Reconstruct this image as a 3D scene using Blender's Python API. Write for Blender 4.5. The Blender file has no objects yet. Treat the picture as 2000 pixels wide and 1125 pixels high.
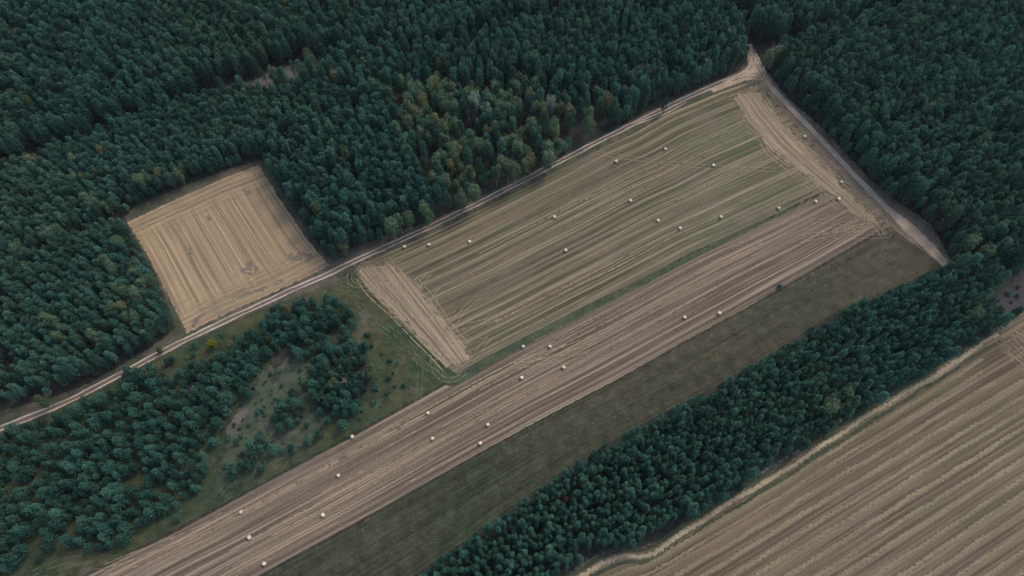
import bpy, math, random
import numpy as np
from mathutils import Vector, Matrix

# ------------------------------------------------------------------ camera, sky, sun, exposure
SC = bpy.context.scene
COL = SC.collection
R = math.radians
CAM_H, PITCH, FPX = 200.0, R(62.0), 1333.0          # metres, looking down, focal length in 2000-px units
cd = bpy.data.cameras.new("camera"); cam = bpy.data.objects.new("camera", cd); COL.objects.link(cam)
cam.location = (0, 0, CAM_H); cam.rotation_euler = (R(90) - PITCH, 0, 0)
cd.sensor_width = 36.0; cd.lens = 36.0 * FPX / 2000.0; cd.clip_start = 1.0; cd.clip_end = 6000.0
SC.camera = cam
SHADOW_LIFT_HAZE = 0.000032  # density of the added volume that lifts the shadows
SUN_EL, SUN_AZ = R(50), R(45)                        # azimuth clockwise from +Y
w = bpy.data.worlds.new("World"); SC.world = w; w.use_nodes = True
wn = w.node_tree; bg = wn.nodes["Background"]
sky = wn.nodes.new("ShaderNodeTexSky"); sky.sky_type = 'NISHITA'; sky.sun_disc = False
sky.sun_elevation = SUN_EL; sky.sun_rotation = SUN_AZ; sky.dust_density = 3.0
wn.links.new(sky.outputs[0], bg.inputs[0]); bg.inputs[1].default_value = 0.148
sl = bpy.data.lights.new("sun", 'SUN'); sun = bpy.data.objects.new("sun", sl); COL.objects.link(sun)
sl.energy = 0.72; sl.angle = R(18); sl.color = (1.0, 0.92, 0.82)
sd = Vector((math.sin(SUN_AZ) * math.cos(SUN_EL), math.cos(SUN_AZ) * math.cos(SUN_EL), math.sin(SUN_EL)))
sun.rotation_euler = sd.to_track_quat('Z', 'Y').to_euler(); sun.location = (0, 0, 300)
SC.view_settings.view_transform = 'Standard'; SC.view_settings.look = 'None'
SC.view_settings.gamma = 1.0; SC.view_settings.exposure = 1.18
SC.cycles.transparent_max_bounces = 48
SC.cycles.max_bounces = 6; SC.cycles.diffuse_bounces = 3

rng = np.random.default_rng(7); random.seed(7)

# ------------------------------------------------------------------ survey: photo points -> metres on the ground
SP, CP = math.sin(PITCH), math.cos(PITCH)
def G(px, py, z=0.0):
    a = (px - 1000.0) / FPX; b = -(py - 562.5) / FPX
    d = (a, b * SP + CP, b * CP - SP)
    t = (z - CAM_H) / d[2]
    return np.array((d[0] * t, d[1] * t))
def to_px(x, y, z=0.0):
    vx, vy, vz = x, y, z - CAM_H
    depth = vy * CP - vz * SP
    return 1000.0 + FPX * vx / depth, 562.5 - FPX * (vy * SP + vz * CP) / depth, depth
def GP(pts, z=0.0):
    return np.array([G(p[0], p[1], p[2] if len(p) > 2 else z) for p in pts])
def inside(P, poly):
    x, y = P[:, 0], P[:, 1]; r = np.zeros(len(P), bool); j = len(poly) - 1
    for i in range(len(poly)):
        xi, yi = poly[i]; xj, yj = poly[j]
        c = ((yi > y) != (yj > y)) & (x < (xj - xi) * (y - yi) / (yj - yi + 1e-12) + xi)
        r ^= c; j = i
    return r
def dist_line(P, line):
    d = np.full(len(P), 1e9)
    for a, b in zip(line[:-1], line[1:]):
        ab = b - a; t = np.clip(((P - a) @ ab) / (ab @ ab + 1e-12), 0, 1)
        d = np.minimum(d, np.linalg.norm(P - (a + t[:, None] * ab), axis=1))
    return d
def resample(L, n=None, step=None):
    s = np.r_[0, np.cumsum(np.linalg.norm(np.diff(L, axis=0), axis=1))]
    if n is None: n = max(2, int(s[-1] / step) + 1)
    t = np.linspace(0, s[-1], n)
    return np.stack([np.interp(t, s, L[:, k]) for k in range(2)], 1)
def smooth(L, step=1.5, it=2):
    L = np.asarray(L, float)
    for _ in range(it):                                # Chaikin
        q = L[:-1] * .75 + L[1:] * .25; r = L[:-1] * .25 + L[1:] * .75
        L = np.vstack([L[:1], np.stack([q, r], 1).reshape(-1, 2), L[-1:]])
    return resample(L, step=step)
_ph = rng.uniform(0, 6.28, (12, 2)); _fr = rng.normal(0, 1, (12, 2))
def fbm(P, scale):                                     # cheap smooth noise about 0
    v = np.zeros(len(P))
    for k in range(12):
        f = _fr[k] * scale * (1 + .25 * k); v += np.sin(P @ f + _ph[k, 0]) / (1 + .2 * k)
    return v / 4.0

# ------------------------------------------------------------------ scene helpers
def link(name, data): o = bpy.data.objects.new(name, data); COL.objects.link(o); return o
def tag(o, label=None, cat=None, group=None, kind=None):
    if label: o["label"] = label
    if cat: o["category"] = cat
    if group: o["group"] = group
    if kind: o["kind"] = kind
    return o
def mesh(name, v, f, mats, smooth_=False, uv=None, attrs=None, mi=None):
    m = bpy.data.meshes.new(name)
    v = np.asarray(v, np.float32); f = np.asarray(f, np.int32); k = f.shape[1]
    m.vertices.add(len(v)); m.vertices.foreach_set("co", v.ravel())
    m.loops.add(f.size); m.loops.foreach_set("vertex_index", f.ravel())
    m.polygons.add(len(f)); m.polygons.foreach_set("loop_start", np.arange(0, f.size, k, dtype=np.int32))
    if mi is not None: m.polygons.foreach_set("material_index", np.asarray(mi, np.int32))
    m.polygons.foreach_set("use_smooth", np.full(len(f), smooth_))
    if uv is not None:
        l = m.uv_layers.new(name="rows"); l.data.foreach_set("uv", np.asarray(uv, np.float32)[f.ravel()].ravel())
    for n, a in (attrs or {}).items():
        t = m.attributes.new(n, 'FLOAT', 'POINT'); t.data.foreach_set("value", np.asarray(a, np.float32))
    m.update(calc_edges=True); m.validate()
    for x in (mats if isinstance(mats, (list, tuple)) else [mats]): m.materials.append(x)
    return m

# ------------------------------------------------------------------ materials
class NT:
    def __init__(s, name):
        s.m = bpy.data.materials.new(name); s.m.use_nodes = True; s.t = s.m.node_tree; s.t.nodes.clear()
    def n(s, typ, ins=None, out=0, **pr):
        d = s.t.nodes.new(typ)
        for k, v in pr.items(): setattr(d, k, v)
        for k, v in (ins or {}).items():
            i = d.inputs[k]
            if isinstance(v, bpy.types.NodeSocket): s.t.links.new(v, i)
            else: i.default_value = v
        return d.outputs[out] if out is not None else d
    def math(s, op, a, b=0.0, c=0.0): return s.n('ShaderNodeMath', {0: a, 1: b, 2: c}, operation=op)
    def noise(s, vec, scale, detail=2.0, rough=.5): return s.n('ShaderNodeTexNoise', {'Vector': vec, 'Scale': scale, 'Detail': detail, 'Roughness': rough})
    def mr(s, v, a, b, c=0.0, d=1.0): return s.n('ShaderNodeMapRange', {0: v, 1: a, 2: b, 3: c, 4: d})
    def ramp(s, v, st):
        d = s.n('ShaderNodeValToRGB', {0: v}, out=None); e = d.color_ramp.elements
        while len(e) < len(st): e.new(.5)
        for q, (p, c) in zip(e, st): q.position = p; q.color = (*c, 1)
        return d.outputs[0]
    def mix(s, f, a, b, blend='MIX'):
        d = s.n('ShaderNodeMix', out=None, data_type='RGBA', blend_type=blend)
        for i, v in ((0, f), (6, a), (7, b)):
            if isinstance(v, bpy.types.NodeSocket): s.t.links.new(v, d.inputs[i])
            else: d.inputs[i].default_value = (*v, 1) if isinstance(v, tuple) else v
        return d.outputs[2]
    def xyz(s, x, y, z=0.0): return s.n('ShaderNodeCombineXYZ', {0: x, 1: y, 2: z})
    def pos(s): return s.n('ShaderNodeNewGeometry')
    def uv(s):
        d = s.n('ShaderNodeSeparateXYZ', {0: s.n('ShaderNodeUVMap', uv_map='rows')}, out=None); return d.outputs[0], d.outputs[1]
    def attr(s, name): return s.n('ShaderNodeAttribute', out=2, attribute_name=name)
    def gain(s, col, f, lo, hi):                        # multiply a colour by a grey between lo and hi
        g = s.mr(f, .33, .67, lo, hi); return s.mix(1.0, col, s.n('ShaderNodeCombineColor', {0: g, 1: g, 2: g}), 'MULTIPLY')
    def done(s, col, rough=.95, bump=None, bstr=.4, bdist=.1, alpha=None):
        ins = {'Base Color': col, 'Roughness': rough, 'Specular IOR Level': .15}
        if bump is not None: ins['Normal'] = s.n('ShaderNodeBump', {'Height': bump, 'Strength': bstr, 'Distance': bdist})
        sh = s.n('ShaderNodeBsdfPrincipled', ins)
        if alpha is not None: sh = s.n('ShaderNodeMixShader', {0: alpha, 1: s.n('ShaderNodeBsdfTransparent'), 2: sh})
        s.n('ShaderNodeOutputMaterial', {0: sh}, out=None); return s.m
    def ragged(s, pos, soft, scale=.55):                # ragged edge: 'edge' holds the metres to the sheet's border
        e = s.attr('edge'); n = s.noise(pos, scale, 4, .65)
        return s.mr(s.math('ADD', s.math('DIVIDE', e, soft), s.math('MULTIPLY', s.math('SUBTRACT', n, .75), 1.6)), -.12, .12)

def stubble(name, dark, mid, light, green, period, soft, green_amt=.5, blotch=(.2, .16, .13), blotch_amt=.3, head=None, contrast=1.0, rag=.55):
    q = NT(name); p = q.pos(); u, v = q.uv()
    wob = q.noise(p, .025, 2)
    v2 = q.math('ADD', v, q.math('MULTIPLY', q.math('SUBTRACT', wob, .5), .7))
    def lines(a, b):
        s1 = q.noise(q.xyz(q.math('MULTIPLY', a, .004), q.math('MULTIPLY', b, .42)), 1.0, 2, .5)
        s2 = q.noise(q.xyz(q.math('MULTIPLY', a, .010), q.math('MULTIPLY', b, 1.25), 7.0), 1.0, 1, .5)
        s3 = q.noise(q.xyz(q.math('MULTIPLY', a, .05), q.math('MULTIPLY', b, 2.6), 4.0), 1.0, 2, .6)
        sn = q.math('POWER', q.math('MULTIPLY_ADD', q.math('SINE', q.math('MULTIPLY', b, 6.2832 / period)),   .5, .5), 6.0)
        am = q.mr(q.noise(q.xyz(q.math('MULTIPLY', a, .02), q.math('MULTIPLY', b, .3), 9.0), 1.0, 2), .35, .65)
        s = q.math('ADD', q.math('MULTIPLY', q.math('SUBTRACT', s1, .5), .9 * contrast), q.math('MULTIPLY', q.math('SUBTRACT', s2, .5), 1.7 * contrast))
        s = q.math('ADD', s, q.math('MULTIPLY', q.math('SUBTRACT', s3, .5), 1.0 * contrast))
        return q.math('ADD', q.math('ADD', s, q.math('MULTIPLY', q.math('MULTIPLY', sn, am), .62 * contrast)), .40), s1
    L, s1 = lines(u, v2)
    if head is not None:                                # rows turn across the field at its two ends
        L2, _ = lines(v, q.math('ADD', u, q.math('MULTIPLY', wob, 3.0)))
        un = q.attr('ends'); k = q.mr(q.math('ADD', un, q.math('MULTIPLY', q.math('SUBTRACT', q.noise(p, .12, 4, .65), .5), 18.0)), head - 4.5, head + 4.5, 1.0, 0.0)
        L = q.n('ShaderNodeMix', {0: k, 2: L, 3: L2})
    big = q.noise(p, .018, 3); spk = q.noise(p, 1.3, 5, .7); med = q.noise(p, .12, 4, .6)
    L = q.math('ADD', L, q.math('MULTIPLY', q.math('SUBTRACT', spk, .5), .5))
    c = q.ramp(L, [(.15, dark), (.5, mid), (.85, light)])
    gs = q.noise(q.xyz(q.math('MULTIPLY', u, .012), q.math('MULTIPLY', v2, .4), 3.0), 1.0, 3, .6)
    gm = q.math('MULTIPLY', q.mr(gs, .45, .68), q.mr(q.math('ADD', q.math('MULTIPLY', big, .6), q.math('MULTIPLY', med, .4)), .38, .6, .15, 1.0))
    c = q.mix(q.math('MULTIPLY', gm, green_amt), c, green)
    c = q.mix(q.math('MULTIPLY', q.mr(q.noise(p, .035, 4, .65), .5, .66), blotch_amt), c, blotch)
    c = q.gain(c, q.noise(p, 2.6, 3, .7), .82, 1.18); c = q.gain(c, big, .9, 1.1)
    return q.done(c, bump=q.math('ADD', L, spk), bstr=.35, bdist=.12, alpha=q.ragged(p, soft, rag))

def grass(name, a, b, dry, dry_amt, soft=None, flowers=0.0, stretch=False, bare=None):
    q = NT(name); p = q.pos()
    n1 = q.noise(p, .06, 4, .6); n2 = q.noise(p, .5, 5, .7); n3 = q.noise(p, 2.4, 4, .75)
    c = q.mix(q.mr(n2, .38, .62), a, b)
    f = n1
    if stretch:
        u, v = q.uv()
        s1 = q.noise(q.xyz(q.math('MULTIPLY', u, .010), q.math('MULTIPLY', v, .6)), 1.0, 4, .7)
        big = q.noise(p, .012, 2)
        f = q.math('ADD', q.math('MULTIPLY', s1, .75), q.math('ADD', q.math('MULTIPLY', big, .55), q.math('MULTIPLY', u, stretch)))
        c = q.gain(c, s1, .42, 1.5); c = q.gain(c, q.noise(p, .12, 4, .65), .7, 1.3)
    c = q.mix(q.math('MULTIPLY', q.mr(f, *((.54, .92) if stretch else (.42, .62))), dry_amt), c, dry)
    c = q.gain(c, q.noise(p, .3, 5, .7), .65, 1.35)
    if bare is not None: c = q.mix(q.mr(q.noise(p, .09, 5, .7), .56, .66), c, bare)
    if flowers:
        vo = q.n('ShaderNodeTexVoronoi', {'Vector': p, 'Scale': .55, 'Randomness': 1.0})
        fl = q.math('MULTIPLY', q.mr(vo, .1, .2, 1.0, 0.0), q.mr(q.noise(p, .05, 2), .55, .62))
        c = q.mix(q.math('MULTIPLY', fl, flowers), c, (.20, .18, .03))
    c = q.gain(c, n3, .6, 1.4)
    return q.done(c, bump=q.math('ADD', n2, n3), bstr=.7, bdist=.3, alpha=q.ragged(p, soft) if soft else None)

def dirt(name, a, b, soft, scale=.5, dens=None):
    q = NT(name); p = q.pos(); n1 = q.noise(p, .15, 4, .6); n2 = q.noise(p, scale * 3, 4, .7)
    c = q.mix(q.mr(n1, .35, .65), a, b); c = q.gain(c, n2, .8, 1.2)
    al = q.ragged(p, soft, .9)
    if dens: al = q.math('MULTIPLY', al, q.mr(q.noise(p, dens[0], 4, .7), dens[1] - .04, dens[1] + .04))
    return q.done(c, bump=n2, bstr=.4, bdist=.1, alpha=al)

def foliage(name, a, b, c2=None, odd=.04, vary=.42, patch=.012):
    q = NT(name); oi = q.n('ShaderNodeObjectInfo', out=None); rnd = oi.outputs['Random']; loc = oi.outputs['Location']
    pn = q.noise(loc, patch, 2)
    c = q.mix(q.math('MULTIPLY', q.math('ADD', rnd, q.mr(pn, .35, .65)), .5), a, b)
    if c2 is not None: c = q.mix(q.mr(rnd, 1 - odd, 1 - odd + .005), c, c2)
    r2 = q.math('FRACT', q.math('MULTIPLY', rnd, 37.7))
    g = q.mr(r2, 0, 1, 1 - vary, 1 + vary)
    c = q.mix(1.0, c, q.n('ShaderNodeCombineColor', {0: g, 1: g, 2: g}), 'MULTIPLY')
    c = q.gain(c, q.noise(q.pos(), 1.8, 2), .75, 1.3)
    d = q.n('ShaderNodeBsdfDiffuse', {0: c}); t = q.n('ShaderNodeBsdfTranslucent', {0: c})
    q.n('ShaderNodeOutputMaterial', {0: q.n('ShaderNodeMixShader', {0: .32, 1: d, 2: t})}, out=None); return q.m

def bark(name, a, b, bands=False):
    q = NT(name); p = q.pos(); n1 = q.noise(p, 2.0 if not bands else 3.5, 3, .6)
    return q.done(q.mix(q.mr(n1, .4, .6), a, b), bump=n1)

def straw(name, a, b, s=1.6):
    q = NT(name); p = q.pos(); n1 = q.noise(p, s, 4, .7); n2 = q.noise(p, .05, 2)
    c = q.mix(q.mr(n1, .33, .67), a, b); c = q.gain(c, n2, .85, 1.15)
    return q.done(c, bump=n1, bstr=.8, bdist=.15)

M = {}
M['soil'] = grass('forest floor', (.014, .020, .015), (.024, .024, .018), (.034, .026, .022), .6)
M['meadow'] = grass('meadow grass', (0.017, 0.031, 0.017), (0.029, 0.040, 0.017), (0.053, 0.047, 0.022), .75, soft=1.2, bare=(0.066, 0.056, 0.040))
M['strip'] = grass('grass strip', (.010, .024, .013), (.019, .030, .014), (.056, .044, .029), .8, soft=.7, flowers=.35, stretch=.0011)
M['balk'] = grass('balk grass', (0.027, 0.041, 0.023), (0.038, 0.048, 0.025), (0.059, 0.052, 0.032), .4, soft=.9)
M['brown_verge'] = grass('brown verge', (0.127, 0.097, 0.065), (0.103, 0.084, 0.053), (0.144, 0.108, 0.079), .8, soft=1.2)
M['verge'] = grass('verge grass', (.030, .038, .022), (.050, .048, .030), (.08, .066, .05), .8, soft=1.2)
M['upper'] = stubble('upper stubble', (0.045, 0.037, 0.022), (0.089, 0.073, 0.044), (0.155, 0.124, 0.078), (.038, .052, .024), 3.4, .8, 1.0, (0.105, 0.079, 0.060), .5)
M['lower'] = stubble('lower stubble', (0.054, 0.041, 0.028), (0.102, 0.078, 0.054), (0.172, 0.134, 0.091), (0.053, 0.049, 0.028), 3.4, .6, .25, (0.115, 0.090, 0.071), .35)
M['small'] = stubble('golden stubble', (0.120, 0.084, 0.051), (0.206, 0.147, 0.084), (0.275, 0.203, 0.118), (0.115, 0.095, 0.056), 2.1, 1.6, .25, (0.109, 0.082, 0.067), .55, head=9.0, contrast=.62)
M['windrow_field'] = stubble('cut straw field', (0.057, 0.042, 0.029), (0.093, 0.071, 0.045), (0.134, 0.103, 0.066), (0.053, 0.052, 0.024), 3.6, .6, .7, (0.101, 0.076, 0.058), .4)
M['headland'] = stubble('headland straw', (0.103, 0.078, 0.049), (0.163, 0.126, 0.079), (0.227, 0.177, 0.113), (0.079, 0.071, 0.037), 2.2, 4.2, .3, (0.099, 0.079, 0.052), .4, rag=.28)
M['headland_worn'] = stubble('worn headland straw', (0.103, 0.078, 0.049), (0.163, 0.126, 0.079), (0.227, 0.177, 0.113), (0.079, 0.071, 0.037), 2.2, 6.5, .3, (0.099, 0.079, 0.052), .4, rag=.2)
M['track'] = dirt('track dirt', (.10, .080, .064), (.07, .058, .044), .9)
M['rut'] = dirt('pale sand rut', (.31, .252, .195), (.235, .187, .14), .22)
M['sand'] = dirt('sandy track', (0.305, 0.229, 0.158), (0.215, 0.159, 0.108), 1.5)
M['clearing'] = dirt('heath clearing', (.088, .078, .072), (.052, .047, .044), 2.2)
M['heather'] = dirt('heather', (0.039, 0.032, 0.032), (0.027, 0.023, 0.024), 1.6)
M['mark'] = dirt('straw line', (0.208, 0.165, 0.104), (0.162, 0.126, 0.081), .16, dens=(.35, .40))
M['mark_green'] = dirt('flattened grass line', (.075, .082, .044), (.060, .066, .038), .2, dens=(.3, .42))
M['mark_dark'] = dirt('damp wheel line', (.085, .068, .05), (.07, .058, .042), .2, dens=(.2, .45))
M['pine'] = foliage('pine needles', (0.038, 0.112, 0.090), (0.068, 0.122, 0.076), (0.080, 0.095, 0.043), .006)
M['belt'] = foliage('belt pine needles', (0.042, 0.118, 0.088), (0.062, 0.122, 0.078), (0.075, 0.090, 0.043), .006)
M['young'] = foliage('young pine needles', (0.036, 0.110, 0.089), (0.056, 0.118, 0.078), (0.075, 0.095, 0.033), .012)
M['birch'] = foliage('birch leaves', (.066, .115, .066), (.090, .124, .066), (.115, .12, .058), .10, .22)
M['green'] = foliage('fresh green leaves', (.024, .115, .06), (.03, .10, .055), None, 0, .2)
M['silver'] = foliage('silver leaves', (.16, .205, .165), (.14, .185, .14), None, 0, .1)
M['olive'] = foliage('olive leaves', (.062, .095, .048), (.072, .095, .045), None, 0, .15)
M['yellow'] = foliage('yellow green leaves', (.15, .155, .012), (.16, .16, .014), None, 0, .05)
M['rust'] = foliage('rusty needles', (.17, .06, .03), (.15, .06, .035), None, 0, .1)
M['bark'] = bark('pine bark', (.10, .06, .04), (.06, .045, .035))
M['white_bark'] = bark('birch bark', (.28, .27, .25), (.12, .11, .10), True)
M['grey_bark'] = bark('dead wood', (.16, .15, .125), (.11, .10, .085))
M['brown_bark'] = bark('dead brown wood', (.17, .12, .105), (.11, .085, .08))
M['windrow'] = straw('windrow straw', (0.163, 0.137, 0.080), (0.100, 0.083, 0.049))
M['pale_windrow'] = straw('pale windrow straw', (.27, .225, .145), (.17, .14, .09))
M['bale'] = straw('bale straw', (.50, .42, .31), (.40, .335, .24), 3.0)
M['bale_end'] = straw('bale end straw', (.40, .33, .25), (.28, .23, .17), 5.0)

# ------------------------------------------------------------------ ground sheets
def structure(name, me): return tag(link(name, me), kind='structure')
def poly_grid(name, poly, mat, z, step=1.5, skirt=None):
    lo, hi = poly.min(0) - step, poly.max(0) + step
    nx, ny = int((hi[0] - lo[0]) / step) + 1, int((hi[1] - lo[1]) / step) + 1
    X, Y = np.meshgrid(lo[0] + np.arange(nx) * step, lo[1] + np.arange(ny) * step)
    P = np.stack([X.ravel(), Y.ravel()], 1); ins = inside(P, poly)
    d = dist_line(P, np.vstack([poly, poly[:1]])); e = np.where(ins, d, -d)
    idx = np.arange(nx * ny).reshape(ny, nx)
    f = np.stack([idx[:-1, :-1], idx[:-1, 1:], idx[1:, 1:], idx[1:, :-1]], -1).reshape(-1, 4)
    f = f[(e[f] > -1.0).any(1)]
    used, inv = np.unique(f, return_inverse=True)
    return mesh(name, np.c_[P[used], np.full(len(used), z)], inv.reshape(-1, 4), mat, attrs={'edge': e[used]})
def coons(top, bot, left, right, nu, nv):
    t, b = resample(top, nu), resample(bot, nu)
    l, r = resample(left, nv), resample(right, nv)
    U = np.linspace(0, 1, nu)[None, :, None]; V = np.linspace(0, 1, nv)[:, None, None]
    S = (1 - V) * t[None] + V * b[None] + (1 - U) * l[:, None] + U * r[:, None]
    return S - ((1 - U) * (1 - V) * t[0] + U * (1 - V) * t[-1] + (1 - U) * V * b[0] + U * V * b[-1])
def patch(name, top, bot, mat, z, left=None, right=None, nu=200, nv=60, across=False, attrs_ends=False):
    top, bot = np.asarray(top), np.asarray(bot)
    left = np.array([top[0], bot[0]]) if left is None else left; right = np.array([top[-1], bot[-1]]) if right is None else right
    S = coons(top, bot, left, right, nu, nv); nv, nu = S.shape[:2]
    lu = np.linalg.norm(np.diff(S, axis=1), axis=2).mean(0); lv = np.linalg.norm(np.diff(S, axis=0), axis=2).mean(1)
    u = np.r_[0, np.cumsum(lu)]; v = np.r_[0, np.cumsum(lv)]
    Ug, Vg = np.meshgrid(u, v)
    border = np.vstack([S[0], S[:, -1], S[-1, ::-1], S[::-1, 0]])
    P = S.reshape(-1, 2); e = dist_line(P, resample(border, 260))
    uv = np.stack([Ug, Vg], -1).reshape(-1, 2); ends = np.minimum(Ug, u[-1] - Ug).ravel()
    if across: uv = uv[:, ::-1].copy(); ends = np.minimum(Vg, v[-1] - Vg).ravel()
    i = np.arange(nu * nv).reshape(nv, nu)
    f = np.stack([i[:-1, :-1], i[:-1, 1:], i[1:, 1:], i[1:, :-1]], -1).reshape(-1, 4)[:, ::-1]
    return S, structure(name, mesh(name, np.c_[P, np.full(len(P), z)], f, mat, uv=uv, attrs={'edge': e, 'ends': ends}))
def ribbon_geo(line, width, z, cols=5):
    L = np.asarray(line); n = len(L); T = np.gradient(L, axis=0); T /= np.linalg.norm(T, axis=1)[:, None] + 1e-9
    N = np.stack([-T[:, 1], T[:, 0]], 1); wd = np.broadcast_to(np.asarray(width, float), (n,))
    o = np.linspace(-.5, .5, cols)
    P = L[:, None] + N[:, None] * (o[None, :, None] * wd[:, None, None])
    s = np.r_[0, np.cumsum(np.linalg.norm(np.diff(L, axis=0), axis=1))]
    e = (0.5 - np.abs(o))[None] * wd[:, None]; e = np.minimum(e, np.minimum(s, s[-1] - s)[:, None])
    i = np.arange(n * cols).reshape(n, cols)
    f = np.stack([i[:-1, :-1], i[:-1, 1:], i[1:, 1:], i[1:, :-1]], -1).reshape(-1, 4)[:, ::-1]
    uv = np.stack([np.repeat(s, cols), (o[None] * wd[:, None]).ravel()], 1)
    return np.c_[P.reshape(-1, 2), np.full(n * cols, z)], f, e.ravel(), uv
def ribbons(name, lines, mat, z, kind='structure', dz=0.0004):
    V, F, E, UV, o = [], [], [], [], 0
    for k, (L, wd) in enumerate(lines):
        v, f, e, uv = ribbon_geo(L, wd, z + dz * k, 5 if np.max(wd) > 1.2 else 3)
        V.append(v); F.append(f + o); E.append(e); UV.append(uv); o += len(v)
    return tag(link(name, mesh(name, np.vstack(V), np.vstack(F), mat, uv=np.vstack(UV), attrs={'edge': np.concatenate(E)})), kind=kind)
def offset(L, d):
    T = np.gradient(L, axis=0); T /= np.linalg.norm(T, axis=1)[:, None] + 1e-9
    return L + np.stack([-T[:, 1], T[:, 0]], 1) * (np.asarray(d)[:, None] if np.ndim(d) else d)
def wander(L, amp, freq=.05):
    s = np.r_[0, np.cumsum(np.linalg.norm(np.diff(L, axis=0), axis=1))]; a, b = rng.uniform(0, 6.28, 2)
    return offset(L, amp * (np.sin(s * freq * 6.28 + a) + .6 * np.sin(s * freq * 13.7 + b)) / 1.6)

S_ = 1500.0                                             # the ground reaches the horizon
structure('ground', mesh('ground', [(-S_, -S_, 0), (S_, -S_, 0), (S_, S_, 0), (-S_, S_, 0)], [(0, 1, 2, 3)], M['soil']))

TRACK = [(-260, 965), (-100, 885), (0, 836), (36, 823), (110, 795), (200, 750), (270, 712), (340, 675), (420, 636), (500, 599), (570, 566), (640, 536), (700, 506), (790, 466), (880, 424), (1000, 364), (1100, 312), (1180, 270), (1232, 245), (1262, 229), (1300, 211), (1345, 189), (1400, 165), (1450, 145), (1484, 132)]
track = smooth(GP(TRACK), 1.2)
RTRACK = [(1462, 84), (1470, 108), (1486, 136), (1500, 163), (1540, 207), (1590, 257), (1640, 311), (1690, 364), (1740, 414), (1778, 447), (1812, 480), (1846, 514), (1880, 550)]
rtrack = smooth(GP(RTRACK), 1.2)
UP_TOP = GP([(690, 524), (720, 507), (790, 477), (880, 436), (1000, 377), (1100, 326), (1180, 284), (1235, 260), (1300, 222), (1400, 180), (1478, 153)])
MIDL = GP([(893, 735), (1000, 677), (1200, 575), (1350, 496), (1490, 432), (1580, 388), (1655, 352)])
LOW_TOP = GP([(-60, 1235), (100, 1160), (200, 1108), (330, 1044), (440, 985), (560, 920), (690, 850), (800, 789), (893, 737), (1000, 679), (1200, 577), (1350, 498), (1490, 434), (1580, 390), (1655, 353)])
LOW_BOT = GP([(270, 1260), (400, 1190), (522, 1117), (640, 1053), (740, 998), (940, 884), (1080, 808), (1215, 737), (1330, 672), (1440, 612), (1600, 521), (1737, 440)])
BELT_UP = [(560, 1290, 7), (700, 1195, 7), (805, 1130, 7), (900, 1064, 7), (1000, 990, 7), (1100, 922, 7), (1200, 860, 7), (1310, 800, 7), (1400, 755, 7), (1500, 698, 7), (1640, 608, 7), (1790, 545, 7), (1845, 517, 7)]

# meadow round the thicket and below the small field
meadow = np.vstack([GP([(-260, 940), (0, 838), (340, 668), (640, 532), (690, 512), (735, 560), (900, 735)]), LOW_TOP[8::-1], GP([(-250, 1330), (-400, 1150)])])
structure('meadow', poly_grid('meadow', meadow, M['meadow'], .004))
verge1 = GP([(-260, 925), (0, 800), (100, 775), (180, 742), (240, 708), (300, 672), (340, 640), (300, 535), (262, 470), (240, 425), (270, 392), (320, 375), (440, 330), (515, 308), (560, 380), (640, 500), (740, 462), (850, 425), (1000, 350), (1130, 286), (1240, 228), (1340, 180), (1440, 138), (1462, 120), (1495, 165), (1480, 175), (1400, 190), (1230, 270), (1000, 390), (720, 530), (500, 612), (270, 722), (-260, 985)])
structure('track_verge', poly_grid('track_verge', verge1, M['verge'], .008))
verge2 = GP([(1470, 150), (1500, 140), (1545, 195), (1605, 245), (1700, 348), (1765, 400), (1820, 435), (1860, 505), (1850, 530), (1700, 440), (1560, 290)])
structure('track_verge', poly_grid('track_verge', verge2, M['brown_verge'], .0095))

UPS, upper = patch('stubble_field', UP_TOP, MIDL, M['upper'], .014, left=GP([(690, 524), (700, 545), (770, 625), (893, 735)]), right=GP([(1478, 153), (1500, 180), (1560, 250), (1655, 352)]))
LOS, lower = patch('stubble_field', LOW_TOP, LOW_BOT, M['lower'], .014, right=GP([(1655, 353), (1700, 405), (1737, 440)]), nu=240)
SML, small = patch('stubble_field', GP([(243, 434), (330, 392), (420, 352), (508, 318)]), GP([(362, 656), (450, 612), (560, 563), (650, 520)]), M['small'], .014,
                   left=GP([(243, 434), (285, 500), (325, 580), (362, 656)]), right=GP([(508, 318), (545, 380), (600, 460), (650, 520)]), nu=80, nv=80, across=True)
STR, strip = patch('grass_strip', LOW_BOT, GP([(p[0], p[1]) for p in BELT_UP[1:]] + [(1870, 540)]), M['strip'], .010, nu=200, nv=40)
balk = smooth(GP([(868, 752), (900, 736), (1000, 680), (1100, 627), (1250, 553), (1400, 476), (1480, 438), (1560, 402), (1640, 362)]), 1.5)
ribbons('grass_balk', [(balk, np.interp(np.linspace(0, 1, len(balk)), [0, .08, .3, .6, .85, 1], [3.5, 3.6, 3.2, 2.6, 1.6, .6]))], M['balk'], .022)
HL, head_l = patch('headland', GP([(800, 530), (850, 588), (900, 650), (936, 700)]), GP([(684, 535), (715, 572), (790, 645), (872, 728)]), M['headland'], .018, left=GP([(800, 530), (760, 505), (700, 515), (684, 535)]), nu=80, nv=30)
HR, head_r = patch('headland', GP([(1468, 160), (1492, 178), (1530, 222), (1590, 290), (1650, 350), (1700, 400), (1745, 440)]), GP([(1418, 186), (1448, 243), (1496, 300), (1552, 342), (1610, 386), (1662, 428), (1715, 462)]), M['headland_worn'], .018, nu=100, nv=30)
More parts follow.
